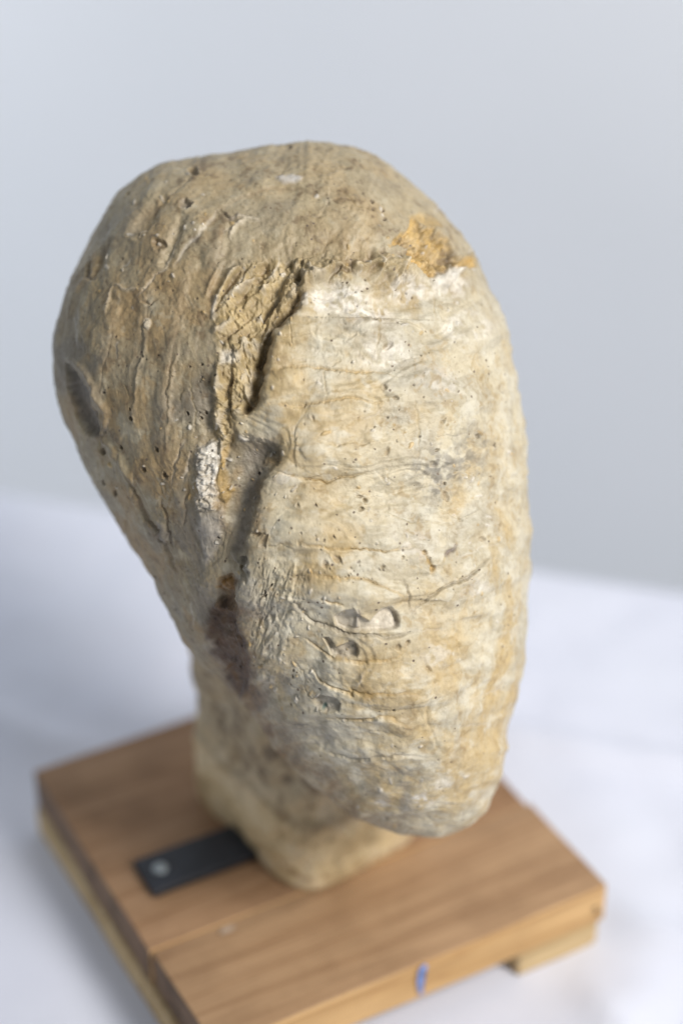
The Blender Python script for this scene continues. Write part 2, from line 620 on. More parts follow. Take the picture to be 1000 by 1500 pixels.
def stroke(pts, width, h, c=None, ca=1.0, taper=True, step=0.0, sw=None, warp=True):
    """a ridge (h>0) or groove (h<0); step adds a one-sided shelf that fades over sw"""
    sl = win(pts, max(width * 3, (sw or 0) * 2.5) + 4)
    X, Y = (WXX[sl], WYY[sl]) if warp else (GXX[sl], GYY[sl])
    D, T, S = seg_dist(X, Y, pts)
    tp = np.sin(np.clip(T, 0.0, 1.0) * math.pi) ** 0.5 if taper else 1.0
    end = np.where((T <= 0) | (T >= 1), np.exp(-(D / width) ** 2), 1.0)
    Hm[sl] += h * np.exp(-(D / (width * (0.45 + 0.55 * tp))) ** 2) * (tp if taper else 1)
    if step:
        Hm[sl] += step * tp * end * np.where(S > 0, np.exp(-(D / sw)), 0) * sstep(0, 2.5, D)
    if c is not None:
        paint(sl, ca * np.exp(-(D / (width * 1.1)) ** 2) * tp, c)


def pit(x, y, r, h, c=None, ca=0.8, el=1.0, rot=0.0):
    sl = win([(x, y)], r * 2.6 + 3)
    X, Y = GXX[sl] - x, GYY[sl] - y
    co, si = math.cos(rot), math.sin(rot)
    d = np.hypot((X * co + Y * si) / el, -X * si + Y * co) / r + 0.22 * (wx[sl] - wx[sl].mean()) + 0.15 * (wy[sl] - wy[sl].mean())
    Hm[sl] += h * (1 - sstep(0.45, 1.15, d)) - 0.18 * h * np.exp(-((d - 1.35) / 0.3) ** 2)
    if c is not None:
        paint(sl, ca * (1 - sstep(0.7, 1.3, d)), c)


CREAM = np.array([0.63, 0.555, 0.425])
WHITE = np.array([0.79, 0.745, 0.655])
OCHRE = np.array([0.50, 0.335, 0.12])
OCHRE2 = np.array([0.41, 0.31, 0.15])
GREYP = np.array([0.38, 0.345, 0.29])
UMBER = np.array([0.235, 0.165, 0.095])
DARK = np.array([0.09, 0.065, 0.045])
BROWN = np.array([0.085, 0.040, 0.012])
AMBER = np.array([0.27, 0.135, 0.022])

# mask side (right) against cranium side (left)
EDGE = [(330, 1060), (352, 1010), (352, 960), (346, 900), (352, 850), (366, 790), (376, 745), (381, 715), (388, 690), (406, 674), (404, 656), (386, 648), (352, 636), (342, 624), (344, 608), (364, 600), (376, 582), (386, 540), (388, 505), (398, 482), (425, 456), (437, 420), (452, 398), (500, 388), (560, 388), (610, 392), (650, 402), (720, 430)]
MASKP = EDGE + [(820, 430), (820, 1280), (520, 1280), (400, 1140)]
sdm = poly_sd(WXX + 1.5 * g2(9, 3, 171), WYY + 1.5 * g2(9, 3, 181), MASKP)
mask_side = sstep(-4, 4, sdm)
mask_soft = sstep(-30, 40, sdm)
blurk = 14 + 30 * sstep(660, 760, GYY) + 55 * sstep(430, 540, GXX) * (GYY < 560)
mask_tint = sstep(-1, 1, (sdm + 0.7 * blurk * g2(34, 4, 191)) / blurk)
fadeR = 1 - sstep(480, 680, GXX)                # the step dies out to the right
fadeB = (1 - 0.65 * sstep(820, 1000, GYY)) * (1 - sstep(425, 490, GXX) * (GYY < 470)) * (1 - 0.75 * np.exp(-((GXX - 350) / 38) ** 2 - ((GYY - 622) / 26) ** 2)) * (1 - 0.25 * sstep(640, 680, GYY))
Hm += (13 * sstep(-3, 6, sdm) * np.exp(-np.clip(sdm, 0, None) / 80) + 7 * mask_soft) * fadeR * fadeB
# cranium falls back to the left of the groove
Hm += -10 * np.exp(-((sdm + 26) / 24) ** 2) * (sdm < 30) * fadeR * (1 - sstep(380, 300, GYY)) * (1 - 0.6 * sstep(700, 900, GYY))

# crumbling ochre band between them
BAND = [(356, 384), (333, 406), (317, 437), (312, 471), (317, 513), (312, 559), (313, 601), (316, 653), (325, 674), (334, 655), (340, 640),
        (342, 607), (364, 600), (377, 580), (379, 559), (388, 534), (387, 510), (396, 482), (427, 456), (438, 414), (450, 394), (446, 374), (425, 372), (395, 380)]
sl = win(BAND, 16)
sdb = poly_sd(WXX[sl], WYY[sl], BAND)
bm_ = sstep(-6, 8, sdb + 4 * g2(14, 3, 205, sl=sl)) * (1 - 0.6 * sstep(450, 500, GXX[sl]))
lump = np.where(GYY[sl] < 490, g2(17, 3, 201, 0.6, 1.7, 0.62, sl=sl), g2(17, 3, 201, 0.7, 1.5, 0.05, sl=sl))
lump2 = g2(6, 3, 211, sl=sl)
Hm[sl] += bm_ * (3 + 5.5 * lump + 2.0 * lump2) - 7 * sstep(0, 12, sdb) * sstep(345, 385, GXX[sl]) * (GYY[sl] < 620)
paint(sl, bm_ * (0.78 + 0.3 * lump), OCHRE2 * 1.2)
paint(sl, bm_ * sstep(0.05, 0.7, lump) * 0.65, CREAM)
paint(sl, bm_ * sstep(0.3, 0.9, -lump) * 0.4, UMBER)
# diagonal ridges at its head
for pts, w_, h_ in (([(318, 452), (332, 415), (352, 392)], 7, 3), ([(333, 450), (352, 415), (372, 392), (392, 384)], 8, 3.5),
                    ([(350, 462), (376, 430), (402, 398), (420, 380)], 10, 4), ([(390, 470), (412, 445), (428, 405)], 9, 10),
                    ([(430, 400), (440, 385), (452, 376)], 8, 9), ([(322, 520), (316, 570), (322, 640)], 7, 7),
                    ([(298, 440), (310, 410), (330, 380)], 4, 4), ([(345, 500), (348, 560), (338, 600)], 8, 6)):
    stroke(pts, w_, h_)
stroke([(343, 452), (362, 418), (384, 392)], 4, -3, UMBER, 0.25)
stroke([(326, 446), (340, 418), (358, 396)], 3, -2, UMBER, 0.2)
stroke([(384, 474), (404, 440), (420, 402), (428, 384)], 4, -3, UMBER, 0.25)
stroke([(340, 532), (334, 575), (338, 622)], 2.5, -5, UMBER, 0.6)
# deep wall along the mask side of the band, its shade painted umber
stroke([(440, 404), (438, 425), (425, 458), (396, 484), (386, 512), (384, 540), (375, 566), (374, 584), (362, 598)], 7.5, -19, UMBER, 0.5, taper=False)
dent([(321, 512), (346, 511), (349, 530), (320, 533)], 1.5, 6, WHITE, 0.6)
stroke([(319, 432), (314, 452), (313, 470)], 3.5, 3, WHITE, 0.6)

# hollow under the lip, down beside the mask, its shade painted dark grey
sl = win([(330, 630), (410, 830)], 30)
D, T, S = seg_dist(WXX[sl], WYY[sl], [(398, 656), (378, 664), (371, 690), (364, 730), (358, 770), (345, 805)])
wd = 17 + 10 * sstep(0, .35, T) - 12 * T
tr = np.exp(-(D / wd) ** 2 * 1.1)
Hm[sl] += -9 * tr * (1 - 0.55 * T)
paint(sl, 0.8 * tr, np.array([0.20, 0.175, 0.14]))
stroke([(346, 634), (358, 642), (375, 645), (392, 648), (406, 660)], 4, 3.5, CREAM, 0.6)
stroke([(349, 634), (356, 642), (366, 647)], 2.6, 2.5, WHITE, 0.9)
stroke([(408, 656), (407, 672), (404, 684)], 3, -5, DARK, 0.5)
# white plaster patch, ochre drip, amber resin, brown stain
PATCH = [(291, 656), (302, 650), (315, 644), (322, 668), (318, 690), (319, 720), (313, 748), (300, 752), (290, 748), (288, 716), (288, 684)]
sl, sd = dent(PATCH, 4.5, 4, None)
gran = g2(5, 3, 221, sl=sl)
Hm[sl] += sstep(0, 4, sd) * 2.2 * gran
paint(sl, sstep(-5, 6, sd + 4 * gran) * (0.70 + 0.35 * gran) * (1 - 0.5 * sstep(705, 745, GYY[sl])), WHITE)
paint(sl, sstep(0, 3, sd) * sstep(0.45, 0.9, -gran) * .7, GREYP * 0.8)
dent([(290, 752), (312, 748), (322, 740), (328, 760), (318, 800), (300, 838), (294, 800), (288, 775)], 3, 8, GREYP * 1.05, 0.7)
dent([(319, 682), (327, 678), (335, 690), (339, 715), (334, 732), (328, 738), (320, 728), (316, 712)], 4, 5, OCHRE * 0.9, 0.85)
dent([(325, 660), (333, 650), (336, 668), (328, 684), (322, 676)], 1, 3, OCHRE, 0.7)
dent([(314, 860), (320, 848), (335, 842), (346, 850), (345, 870), (342, 886), (330, 892), (318, 882)], -7, 6, AMBER * 0.8, 0.9)
dent([(318, 858), (326, 848), (340, 848), (343, 862), (330, 868), (320, 866)], 6, 6, AMBER, 0.9)
dent([(314, 884), (326, 878), (334, 890), (324, 900), (314, 896)], 5, 4, AMBER, 0.9)
stroke([(330, 882), (336, 888), (340, 896)], 3, 5, np.array([0.5, 0.32, 0.2]), 0.8)
stroke([(334, 808), (345, 818), (352, 828)], 2.4, 4, GREYP, 0.8)
stroke([(351, 838), (353, 860), (347, 884)], 1.8, 3.5, CREAM, 0.6)
dent([(352, 815), (365, 812), (369, 826), (368, 840), (358, 846), (350, 832)], -5, 5, GREYP * 0.4, 0.7)
dent([(350, 826), (368, 840), (366, 848), (352, 845)], -3, 3, OCHRE2 * 0.6, 0.6)

# ---- mask: flat tool strokes, shelves and scoops
TER = [([(400, 545), (450, 538), (500, 546), (545, 544), (580, 552)], 1.6, -2.5, OCHRE, .5, 4, 34), ([(392, 592), (440, 596), (500, 588), (560, 592)], 1.5, -2.2, OCHRE, .45, 3.5, 30),
       ([(395, 500), (450, 492), (500, 500), (540, 488)], 2.5, -1.2, None, 0, 2.5, 30), ([(405, 690), (440, 700), (480, 706), (540, 690)], 2.0, -2.0, OCHRE, .3, 3, 40),
       ([(408, 655), (440, 640), (490, 652), (560, 645)], 3, -1.2, None, 0, 2.5, 30),
       ([(432, 790), (470, 800), (520, 806), (580, 805), (612, 800)], 1.6, -2.2, OCHRE, .55, 3.5, 28),
       ([(455, 838), (490, 842), (530, 848), (562, 860), (588, 876)], 1.8, -2.6, OCHRE, .6, 4.5, 30),
       ([(470, 872), (486, 876), (505, 884)], 1.6, -2.5, OCHRE, .6, 3, 14),
       ([(430, 868), (440, 890), (460, 908), (500, 924), (560, 930), (594, 926), (612, 922)], 2.4, -3.2, GREYP * .7, .6, 4.5, 20),
       ([(445, 930), (470, 948), (490, 962), (530, 968), (580, 962), (596, 950)], 1.5, -2.4, OCHRE, .6, 3.0, 20),
       ([(450, 980), (475, 1000), (494, 1012), (540, 1016), (590, 1010), (612, 1018)], 1.6, -2.6, OCHRE, .6, 3.5, 30),
       ([(478, 1050), (520, 1056), (560, 1050), (600, 1060)], 1.8, -1.8, OCHRE, .5, 3, 25),
       ([(470, 1098), (520, 1112), (580, 1108), (640, 1110)], 2, -1.6, GREYP, .4, 2.5, 25),
       ([(600, 898), (630, 872), (665, 855), (700, 832), (722, 812)], 1.8, -3.4, GREYP * .7, .5, 4.5, 34),
       ([(590, 845), (594, 868), (600, 896)], 2.0, -3.0, GREYP * .6, .5, 2, 14),
       ([(652, 818), (662, 808), (670, 796)], 2.6, -4, np.array([.2, .16, .16]), .8, 1, 6),
       ([(640, 740), (680, 760), (715, 748)], 3, -1.5, None, 0, 2.5, 30),
       ([(618, 960), (628, 1000), (624, 1050), (640, 1100)], 2.5, -1.6, None, 0, 2, 24),
       ([(660, 900), (672, 960), (668, 1030), (680, 1090)], 3, -1.5, None, 0, 2, 24),
       ([(520, 1010), (530, 995), (533, 978)], 1.2, 1.8, WHITE, .4, 0, 1)]
for pts, w_, h_, c_, ca_, st_, sw_ in TER:
    stroke(pts, w_, h_, c_, ca_, step=st_, sw=sw_)
# long soft diagonal swells of the right half
Hm += mask_soft * (4.0 * g2(95, 2, 301, 1.6, 0.8) + 2.2 * g2(34, 2, 311, 2.2, 0.7, -0.25))
def terrace(n, steep):
    k = np.floor(n)
    return k + sstep(0.5 - steep, 0.5 + steep, n - k), k


tm, km = terrace(2.2 * g2(95, 2, 321, 1.5, 0.75, -0.08) + 0.2 * g2(30, 2, 322), 0.24)
tk, kk_ = terrace(2.0 * g2(110, 2, 331, 0.7, 1.4, 0.22) + 0.2 * g2(30, 2, 332), 0.26)
Hm *= 1.15
Hm += mask_soft * 2.6 * tm * (1 - .75 * sstep(620, 730, GXX)) + (1 - mask_soft) * 1.9 * tk
# blade strokes: a shallow furrow with a lip
for k in range(95):
    x, y = rng.uniform(110, 750), rng.uniform(240, 1190)
    onm = x > 390 + 0.05 * (y - 600) and y > 400
    L = rng.uniform(18, 75)
    a = (rng.normal(0.0, 0.22) + 0.25 * (x - 560) / 200 * (-1 if y > 800 else 0.4)) if onm else rng.normal(1.75 if y > 420 else 2.2, 0.16)
    bow = rng.normal(0, 0.10) * L
    pts = [(x + math.cos(a) * L * t - math.sin(a) * bow * (1 - 4 * t * t), y + math.sin(a) * L * t + math.cos(a) * bow * (1 - 4 * t * t)) for t in np.linspace(-.5, .5, 6)]
    c_ = [OCHRE2, GREYP, WHITE * .9, CREAM][rng.choice(4, p=[.35, .2, .25, .2])]
    stroke(pts, rng.uniform(0.9, 2.0), rng.uniform(-2.0, -0.7), c_, rng.uniform(.15, .45), step=rng.uniform(-2, 2), sw=rng.uniform(8, 24))
for y0, x0, x1, h in ((470, 400, 700, 3.5), (520, 395, 640, -3), (566, 392, 660, 4), (615, 400, 690, -2.5), (668, 415, 720, 3), (720, 395, 640, -3), (770, 390, 690, 3), (985, 470, 640, 4), (1035, 480, 650, -3), (1078, 470, 680, 3.5)):
    xs = np.linspace(x0, x1, 6)
    stroke([(x, y0 + 9 * math.sin((x - x0) / 55 + y0)) for x in xs], 16, h)
# long folds drawn down the cranium
for x0, y0, L, w_, h in ((305, 330, 330, 8, -5), (285, 345, 380, 6, 4.5), (255, 420, 330, 8, -4.5), (236, 330, 300, 6, 4), (332, 300, 120, 7, 5), (345, 312, 110, 5, -5), (200, 430, 270, 9, -5),
                         (180, 400, 250, 6, 4.5), (160, 330, 150, 7, -5), (310, 690, 150, 6, -3), (262, 640, 200, 5, 3.5), (225, 600, 190, 6, -4)):
    t = np.linspace(0, 1, 8)
    pts = [(x0 - 46 * math.sin(min(1, q_ * L / 300) * 1.5) + 0.16 * max(0, q_ * L - 300) + (0 if y0 < 560 else 70 * q_ ** 1.5), y0 + q_ * L) for q_ in t]
    stroke(pts, w_ * 1.6, h * .42, np.array([.40, .31, .20]) if h > 0 else None, .25)
    if h > 3.9: stroke([(x + w_ * .8, y) for x, y in pts[2:6]], 1.2, -1.3, UMBER, .25)
# crust running on across the brow
sl = win([(420, 370), (670, 425)], 20)
D, T, S = seg_dist(WXX[sl], WYY[sl] + 15 * g2(46, 3, 453, sl=sl), [(434, 412), (448, 396), (490, 384), (540, 394), (590, 380), (640, 400), (668, 396)])
cr_ = np.exp(-(D / (20 - 5 * T)) ** 2)
lm = g2(17, 4, 451, sl=sl); lm2 = g2(5, 3, 452, sl=sl)
Hm[sl] += cr_ * (10 + 9 * lm + 1.6 * lm2)
paint(sl, np.clip(cr_ * (.55 + .5 * lm), 0, .9), OCHRE2)
paint(sl, np.clip(cr_ * sstep(.2, .8, lm) * .7, 0, .9), CREAM)
paint(sl, np.clip(cr_ * sstep(.3, .8, -lm) * .7, 0, .9), UMBER)
stroke([(446, 424), (480, 412), (530, 424), (580, 408), (630, 420)], 5, -3.5, UMBER, .25)
# bubble scars; dark strokes paint the shade of their right walls
SC = lambda L: [(430 + x * .25, 780 + y * .25) for x, y in L]
GR = np.array([0.64, 0.58, 0.48])
dent(SC([(235, 480), (300, 440), (350, 432), (400, 490), (440, 512), (480, 470), (510, 435), (560, 428), (592, 460), (608, 520), (600, 550), (575, 566), (450, 570), (300, 570), (250, 540)]), -9.5, 2.2, GR, 0.75, warp=False)
dent(SC([(352, 428), (386, 424), (400, 490), (384, 500), (384, 556), (352, 556), (360, 500)]), 5, 2.5, GREYP, 0.6, warp=False)
stroke(SC([(376, 425), (388, 470), (394, 495)]), 1.6, -3.5, DARK, 0.6, warp=False)
stroke(SC([(590, 455), (604, 500), (604, 545), (580, 562)]), 2.6, -4.0, DARK, 0.75, warp=False)
dent(SC([(170, 610), (210, 612), (250, 668), (290, 650), (350, 628), (376, 680), (372, 722), (290, 736), (225, 715)]), -9, 2.0, GR * 0.95, 0.7, warp=False)
stroke(SC([(356, 632), (374, 680), (368, 720)]), 2.0, -3.5, DARK, 0.7, warp=False)
dent(SC([(120, 970), (165, 950), (240, 965), (272, 1000), (270, 1036), (200, 1042), (140, 1012)]), -8, 2.2, GR * 0.8, 0.7, warp=False)
stroke(SC([(245, 965), (270, 1000), (266, 1036)]), 1.8, -3, DARK, 0.6, warp=False)
pit(430 + 182 * .25, 780 + 1020 * .25, 2.6, -1, np.array([0.03, 0.12, 0.11]), 0.8)
for x, y, r, h in ((557, 832, 4.2, -5), (585, 818, 5, -4), (494, 819, 6, -4), (475, 824, 5, -3.5), (440, 845, 9, -3), (533, 734, 6, -7), (528, 745, 5, -6), (526, 728, 4, -4),
                   (620, 808, 5, -5), (633, 832, 5, -5), (626, 818, 4, -4), (436, 740, 5, -4), (594, 940, 5, -5), (580, 946, 5, -4), (626, 980, 3.5, -4),
                   (395, 865, 6, -6), (390, 790, 6, -4), (380, 780, 5, -4), (709, 790, 5, -5), (512, 938, 2.5, -4), (566, 660, 4, -4), (632, 680, 5, -5), (655, 725, 5, -4),
                   (696, 640, 4, -4), (645, 615, 4, -4), (636, 660, 4, -5), (545, 470, 5, -4), (560, 510, 5, -4), (562, 568, 5, -5), (575, 585, 5, -4), (460, 615, 4, -4)):
    pit(x + rng.normal(0, 1), y, r * rng.uniform(.5, .85), h * .85, UMBER, 0.35, 1 + 1.2 * rng.random(), rng.random() * 3)
# orange curl
stroke([(616, 806), (622, 812), (626, 824), (634, 834), (628, 842)], 3.0, -3, OCHRE * 0.95, 0.95)
# broken corner at the crown
BC = [(578, 356), (588, 338), (600, 330), (606, 318), (622, 330), (634, 330), (646, 344), (664, 352), (672, 370), (690, 374), (692, 388), (668, 392), (652, 394), (640, 404), (622, 394), (604, 392), (596, 374)]
sl = win(BC, 24)
rag = g2(13, 4, 461, sl=sl)
sd = poly_sd(WXX[sl], WYY[sl], BC) + 7 * rag
bmk = sstep(-1, 4, sd)
Hm[sl] += bmk * (-9 + 6 * rag + 2.5 * g2(5, 3, 462, sl=sl))
paint(sl, bmk * (0.75 + .3 * rag), OCHRE * 1.05)
paint(sl, bmk * sstep(.1, .6, g2(11, 3, 463, sl=sl)) * .7, np.array([0.58, 0.43, 0.22]))
paint(sl, bmk * sstep(.2, .6, -rag) * .7, UMBER)
stroke([(640, 400), (656, 392), (666, 378), (664, 362)], 2.4, -4, UMBER * 0.7, 0.8)
stroke([(586, 344), (592, 352), (590, 366)], 4, -5, UMBER, 0.8)
dent([(628, 410), (644, 400), (662, 392), (678, 394), (668, 412), (650, 420), (632, 418)], 5, 7, WHITE, 0.75)
dent([(676, 374), (690, 372), (694, 386), (682, 388)], 3, 4, OCHRE, 0.7)
dent([(596, 318), (616, 308), (640, 320), (650, 334), (622, 328)], -3, 5, OCHRE * 1.1, 0.6)
# crown marks
pit(283, 251, 6, -6, UMBER, 0.6, 1.3)
pit(276, 254, 4, 3, WHITE * .9, 0.6)
dent([(402, 258), (412, 252), (428, 252), (446, 258), (440, 266), (418, 268), (406, 266)], 2.0, 5, np.array([0.70, 0.69, 0.68]), 0.6)
for x, y, r in ((545, 294, 3.2), (531, 284, 2), (562, 306, 2), (276, 298, 4), (424, 214, 3)):
    pit(x, y, r, -4, DARK, 0.7)
stroke([(296, 345), (318, 308), (350, 288), (400, 274), (440, 276), (478, 288), (480, 300), (450, 306)], 2.0, -2.2, UMBER, .45, step=-3, sw=22)
stroke([(330, 318), (350, 316), (380, 318)], 2.4, 3.5, CREAM, .6)
stroke([(336, 350), (345, 330), (360, 318)], 3, 4.5, CREAM, .5)
stroke([(322, 306), (335, 318), (348, 318)], 2.2, -4, DARK, .6)
stroke([(252, 392), (272, 362), (298, 334), (318, 306)], 1.8, -3.6, WHITE * .8, .5, step=-3, sw=14)
# gouges on the left of the crown, highlight painted along their left lips
for pts, w_ in (([(246, 286), (226, 302), (206, 328), (198, 350)], 9), ([(268, 312), (258, 334), (246, 360), (238, 392)], 9), ([(228, 290), (206, 312), (186, 345)], 6)):
    stroke(pts, w_ * 1.25, -8)
    stroke([(x - w_ * .9, y + 1) for x, y in pts], 5, 3, np.array([.50, .40, .26]), .4)
stroke([(200, 346), (206, 338), (214, 334)], 2.4, 4, CREAM, .7)
stroke([(240, 392), (248, 372), (260, 340)], 2.2, 1.5, WHITE, .35)
pit(232, 358, 7, -5, UMBER, 0.5, 1.3)
pit(271, 296, 8, -6, GREYP, 0.6)
stroke([(164, 345), (150, 378), (132, 404), (112, 426)], 5, -6, UMBER, .4)
stroke([(110, 430), (122, 414), (130, 406), (134, 392)], 3, 5, np.array([.45, .35, .22]), .5)
stroke([(130, 372), (126, 404), (134, 412)], 2, -5, DARK, .6)
stroke([(168, 418), (190, 424), (214, 420)], 2.2, 3, CREAM, .5)
stroke([(166, 416), (160, 440), (152, 462)], 2.2, 3, CREAM, .45)
stroke([(208, 442), (222, 446), (234, 440)], 1.8, -3.5, UMBER, .6)
stroke([(212, 470), (208, 500), (204, 540), (200, 590), (196, 620)], 3.5, 1.5, np.array([.50, .42, .29]), .35, step=-3, sw=20)
stroke([(266, 490), (256, 540), (248, 600), (244, 660)], 2.2, 2, np.array([.45, .36, .22]), .35)
pit(214, 476, 6, 3, CREAM, 0.7)
dent([(164, 430), (222, 440), (240, 480), (230, 530), (205, 540), (170, 500), (158, 460)], -4, 22)
# hollow at the far left and pits below it
EYE = [(98, 534), (112, 544), (130, 572), (143, 604), (148, 628), (138, 640), (124, 632), (110, 604), (100, 572)]
dent(EYE, -15, 7, np.array([0.20, 0.175, 0.145]), 0.85, 4)
stroke([(100, 526), (120, 538), (140, 568), (154, 602), (158, 632)], 5, 5, np.array([.42, .34, .23]), .5)
for x, y, r in ((142, 634, 6), (150, 660, 5), (193, 612, 4), (192, 598, 3), (228, 660, 4), (240, 698, 5), (210, 688, 4), (178, 655, 3), (150, 708, 4), (168, 723, 4), (300, 604, 3), (293, 612, 2.5), (274, 606, 2.5)):
    pit(x, y, r * .7, -4.5, DARK, 0.6, 1.7, 1.2)
stroke([(180, 690), (206, 748), (244, 800), (262, 840)], 3, -4, UMBER * .8, .5, step=3, sw=24)
stroke([(234, 730), (246, 780), (256, 806)], 2, -4, UMBER * .7, .6)
stroke([(276, 700), (272, 740), (270, 780)], 1.5, -2, UMBER, .4)
stroke([(150, 640), (176, 678), (196, 712)], 6, 6)
dent([(226, 760), (240, 770), (250, 792), (240, 800), (228, 784)], 3, 5, GREYP, .6)
# hairline cracks
for pts in ([(420, 470), (424, 500), (414, 520)], [(560, 456), (548, 480), (552, 505), (546, 520)], [(700, 500), (690, 540), (700, 580)], [(640, 420), (636, 470)],
            [(470, 540), (474, 590)], [(604, 580), (612, 640), (606, 690)], [(280, 540), (286, 600), (280, 650)], [(180, 560), (196, 590)], [(500, 280), (520, 300), (560, 310)],
            [(620, 930), (660, 950), (700, 940)], [(560, 750), (600, 770), (640, 760)], [(430, 960), (450, 1010), (480, 1050)]):
    stroke(pts, 1.0, -1.4, OCHRE2, .45)
# left side of the mask below the hollow: crusty bark-like skin
cr = sstep(360, 385, WXX) * (1 - sstep(430, 470, WXX + 0.25 * (GYY - 850))) * sstep(800, 850, GYY) * (1 - sstep(980, 1040, GYY))
Hm += cr * 2.2 * g2(7, 3, 401, 0.7, 1.6, 0.35)
# whitish rubbed spots near the lower tip
for x, y, r, k in ((560, 1176, 14, .7), (612, 1168, 18, .75), (626, 1172, 14, .7), (590, 1186, 10, .5), (648, 1150, 16, .45), (500, 436, 46, .8), (466, 446, 30, .75), (680, 480, 40, .6), (540, 460, 44, .7), (600, 424, 40, .7), (660, 420, 26, .7), (560, 520, 40, .5), (640, 560, 40, .45), (600, 800, 40, .4), (690, 860, 34, .45), (640, 960, 34, .4), (420, 700, 18, .4)):
    sl = win([(x, y)], r * 2)
    d = np.hypot(WXX[sl] - x, (WYY[sl] - y) * 1.6) / r
    paint(sl, k * (1 - sstep(0.4, 1.2, d)) * sstep(-0.5, 0.4, g2(9, 3, 411, sl=sl)), WHITE)
# dark grime blotches, and darker patches near the jaw
for x, y, rx_, ry_, k in ((590, 1140, 55, 16, .55), (460, 1085, 40, 20, .35), (480, 1130, 30, 12, .4), (640, 690, 50, 52, .7), (690, 660, 38, 50, .5), (380, 1000, 22, 50, .5), (430, 1060, 30, 40, .3)):
    sl = win([(x - rx_, y - ry_), (x + rx_, y + ry_)], 20)
    d = np.hypot((WXX[sl] - x) / rx_, (WYY[sl] - y) / ry_)
    paint(sl, k * (1 - sstep(0.3, 1.2, d)) * sstep(-0.5, 0.5, g2(8, 3, 421, sl=sl)), GREYP * 0.55)
# brown-grey band along the underside of the mask
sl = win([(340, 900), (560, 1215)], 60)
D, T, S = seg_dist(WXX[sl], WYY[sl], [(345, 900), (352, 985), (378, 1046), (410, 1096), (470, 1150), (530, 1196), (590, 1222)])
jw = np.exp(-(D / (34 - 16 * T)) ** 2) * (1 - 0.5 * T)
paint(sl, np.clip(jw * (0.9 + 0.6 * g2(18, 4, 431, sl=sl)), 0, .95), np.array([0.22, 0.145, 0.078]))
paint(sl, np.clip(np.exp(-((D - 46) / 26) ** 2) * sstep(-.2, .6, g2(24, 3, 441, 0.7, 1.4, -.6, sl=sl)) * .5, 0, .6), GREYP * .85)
BR = [(310, 892), (332, 884), (350, 900), (362, 930), (372, 965), (366, 1000), (352, 1018), (334, 1000), (316, 958), (304, 925)]
sl, sd = dent(BR, -5, 10, warp=False)
paint(sl, sstep(-8, 8, sd + 3 + 5 * g2(16, 2, 231, sl=sl)) * (0.92 + 0.12 * g2(10, 3, 232, sl=sl)), BROWN)
Hm[sl] += sstep(-4, 8, sd) * 1.8 * g2(16, 3, 233, sl=sl)
paint(sl, sstep(0, 8, sd) * sstep(.2, .8, g2(14, 3, 234, sl=sl)) * .5, AMBER * .5)
# loose crumbs and bright chipped edges
for k in range(260):
    cx_, cy_ = [(400, 470), (470, 860), (560, 400), (340, 700), (440, 960), (640, 380), (600, 1160), (230, 350), (520, 700), (680, 700)][rng.integers(10)]
    x, y = (rng.normal(cx_, 45), rng.normal(cy_, 55)) if k % 4 else (rng.uniform(110, 750), rng.uniform(240, 1190))
    pit(x, y, rng.uniform(.8, 2.4), rng.uniform(1.2, 3.2), WHITE if k % 3 else OCHRE * 1.2, .55, 1 + 1.5 * rng.random(), rng.random() * 3.1)
# pinholes
cl_ = [(rng.uniform(100, 760), rng.uniform(230, 1200)) for _ in range(60)]
for k in range(300):
    if k % 3:
        cx_, cy_ = cl_[rng.integers(60)]
        x, y = rng.normal(cx_, 16), rng.normal(cy_, 16)
    else:
        x, y = rng.uniform(90, 770), rng.uniform(215, 1225)
    r = rng.choice([0.8, 1.1, 1.4, 2.0], p=[.45, .33, .17, .05])
    pit(x, y, r, -2.0 * r, DARK, 0.75, 1 + rng.random() * .8, rng.random() * 3.1)


def sample(M, x, y):
    fx = np.clip((x - GX0) * GS, 0, GW - 1.001); fy = np.clip((y - GY0) * GS, 0, GH - 1.001)
    i, j = fx.astype(int), fy.astype(int)
    a, b = fx - i, fy - j
    if M.ndim == 3:
        a, b = a[:, None], b[:, None]
    return M[j, i] * (1 - a) * (1 - b) + M[j, i + 1] * a * (1 - b) + M[j + 1, i] * (1 - a) * b + M[j + 1, i + 1] * a * b


N0 = vnormals(B)
# broad modelling of the whole lump
big = 6.0 * fbm(B, 150, 2, 501) + 2.4 * fbm(B, 48, 2, 511)
B1 = B + N0 * (big * (0.45 + 0.55 * np.abs(N0[:, 2])))[:, None] * 0.8
N1 = vnormals(B1)
pxx, pyy = plan(B1)
phv = np.concatenate([[0], PH.ravel(), [math.pi]])
fr_ = 1 - sstep(R_(84), R_(96), phv)
hm = sample(Hm, pxx, pyy) * fr_
mk = np.where(phv < R_(92), sample(mask_tint, pxx, pyy), sstep(-40, 40, B1[:, 0]))
c2_ = fbm(B1, 90, 2, 571)
n8 = fbm(B1, 20, 4, 521)
n3 = fbm(B1, 7, 3, 531)
# trowel drag: vertical on the cranium, sideways on the mask
bend = 0.25 * B1[:, 1] + 14 * c2_
dragc = fbm(np.stack([B1[:, 0] + bend, B1[:, 1] * 0.13, B1[:, 2]], -1), 6, 3, 541)
dragm = fbm(B1 * np.array([0.28, 1, 1]), 6, 3, 551)
rm = sstep(-0.05, 0.7, fbm(B1, 75, 2, 561))
fine = 0.75 * n8 + (0.15 + 0.9 * rm) * n3 + (1 - mk) * 0.5 * dragc + mk * 0.6 * dragm
B2 = B1 + N1 * (hm + fine)[:, None]
VW = to_world(B2)

# stains
c1 = fbm(B1, 120, 3, 601); c2 = fbm(B1, 46, 4, 611); c3 = fbm(B1, 26, 5, 621); c4 = fbm(B1, 8, 3, 631)


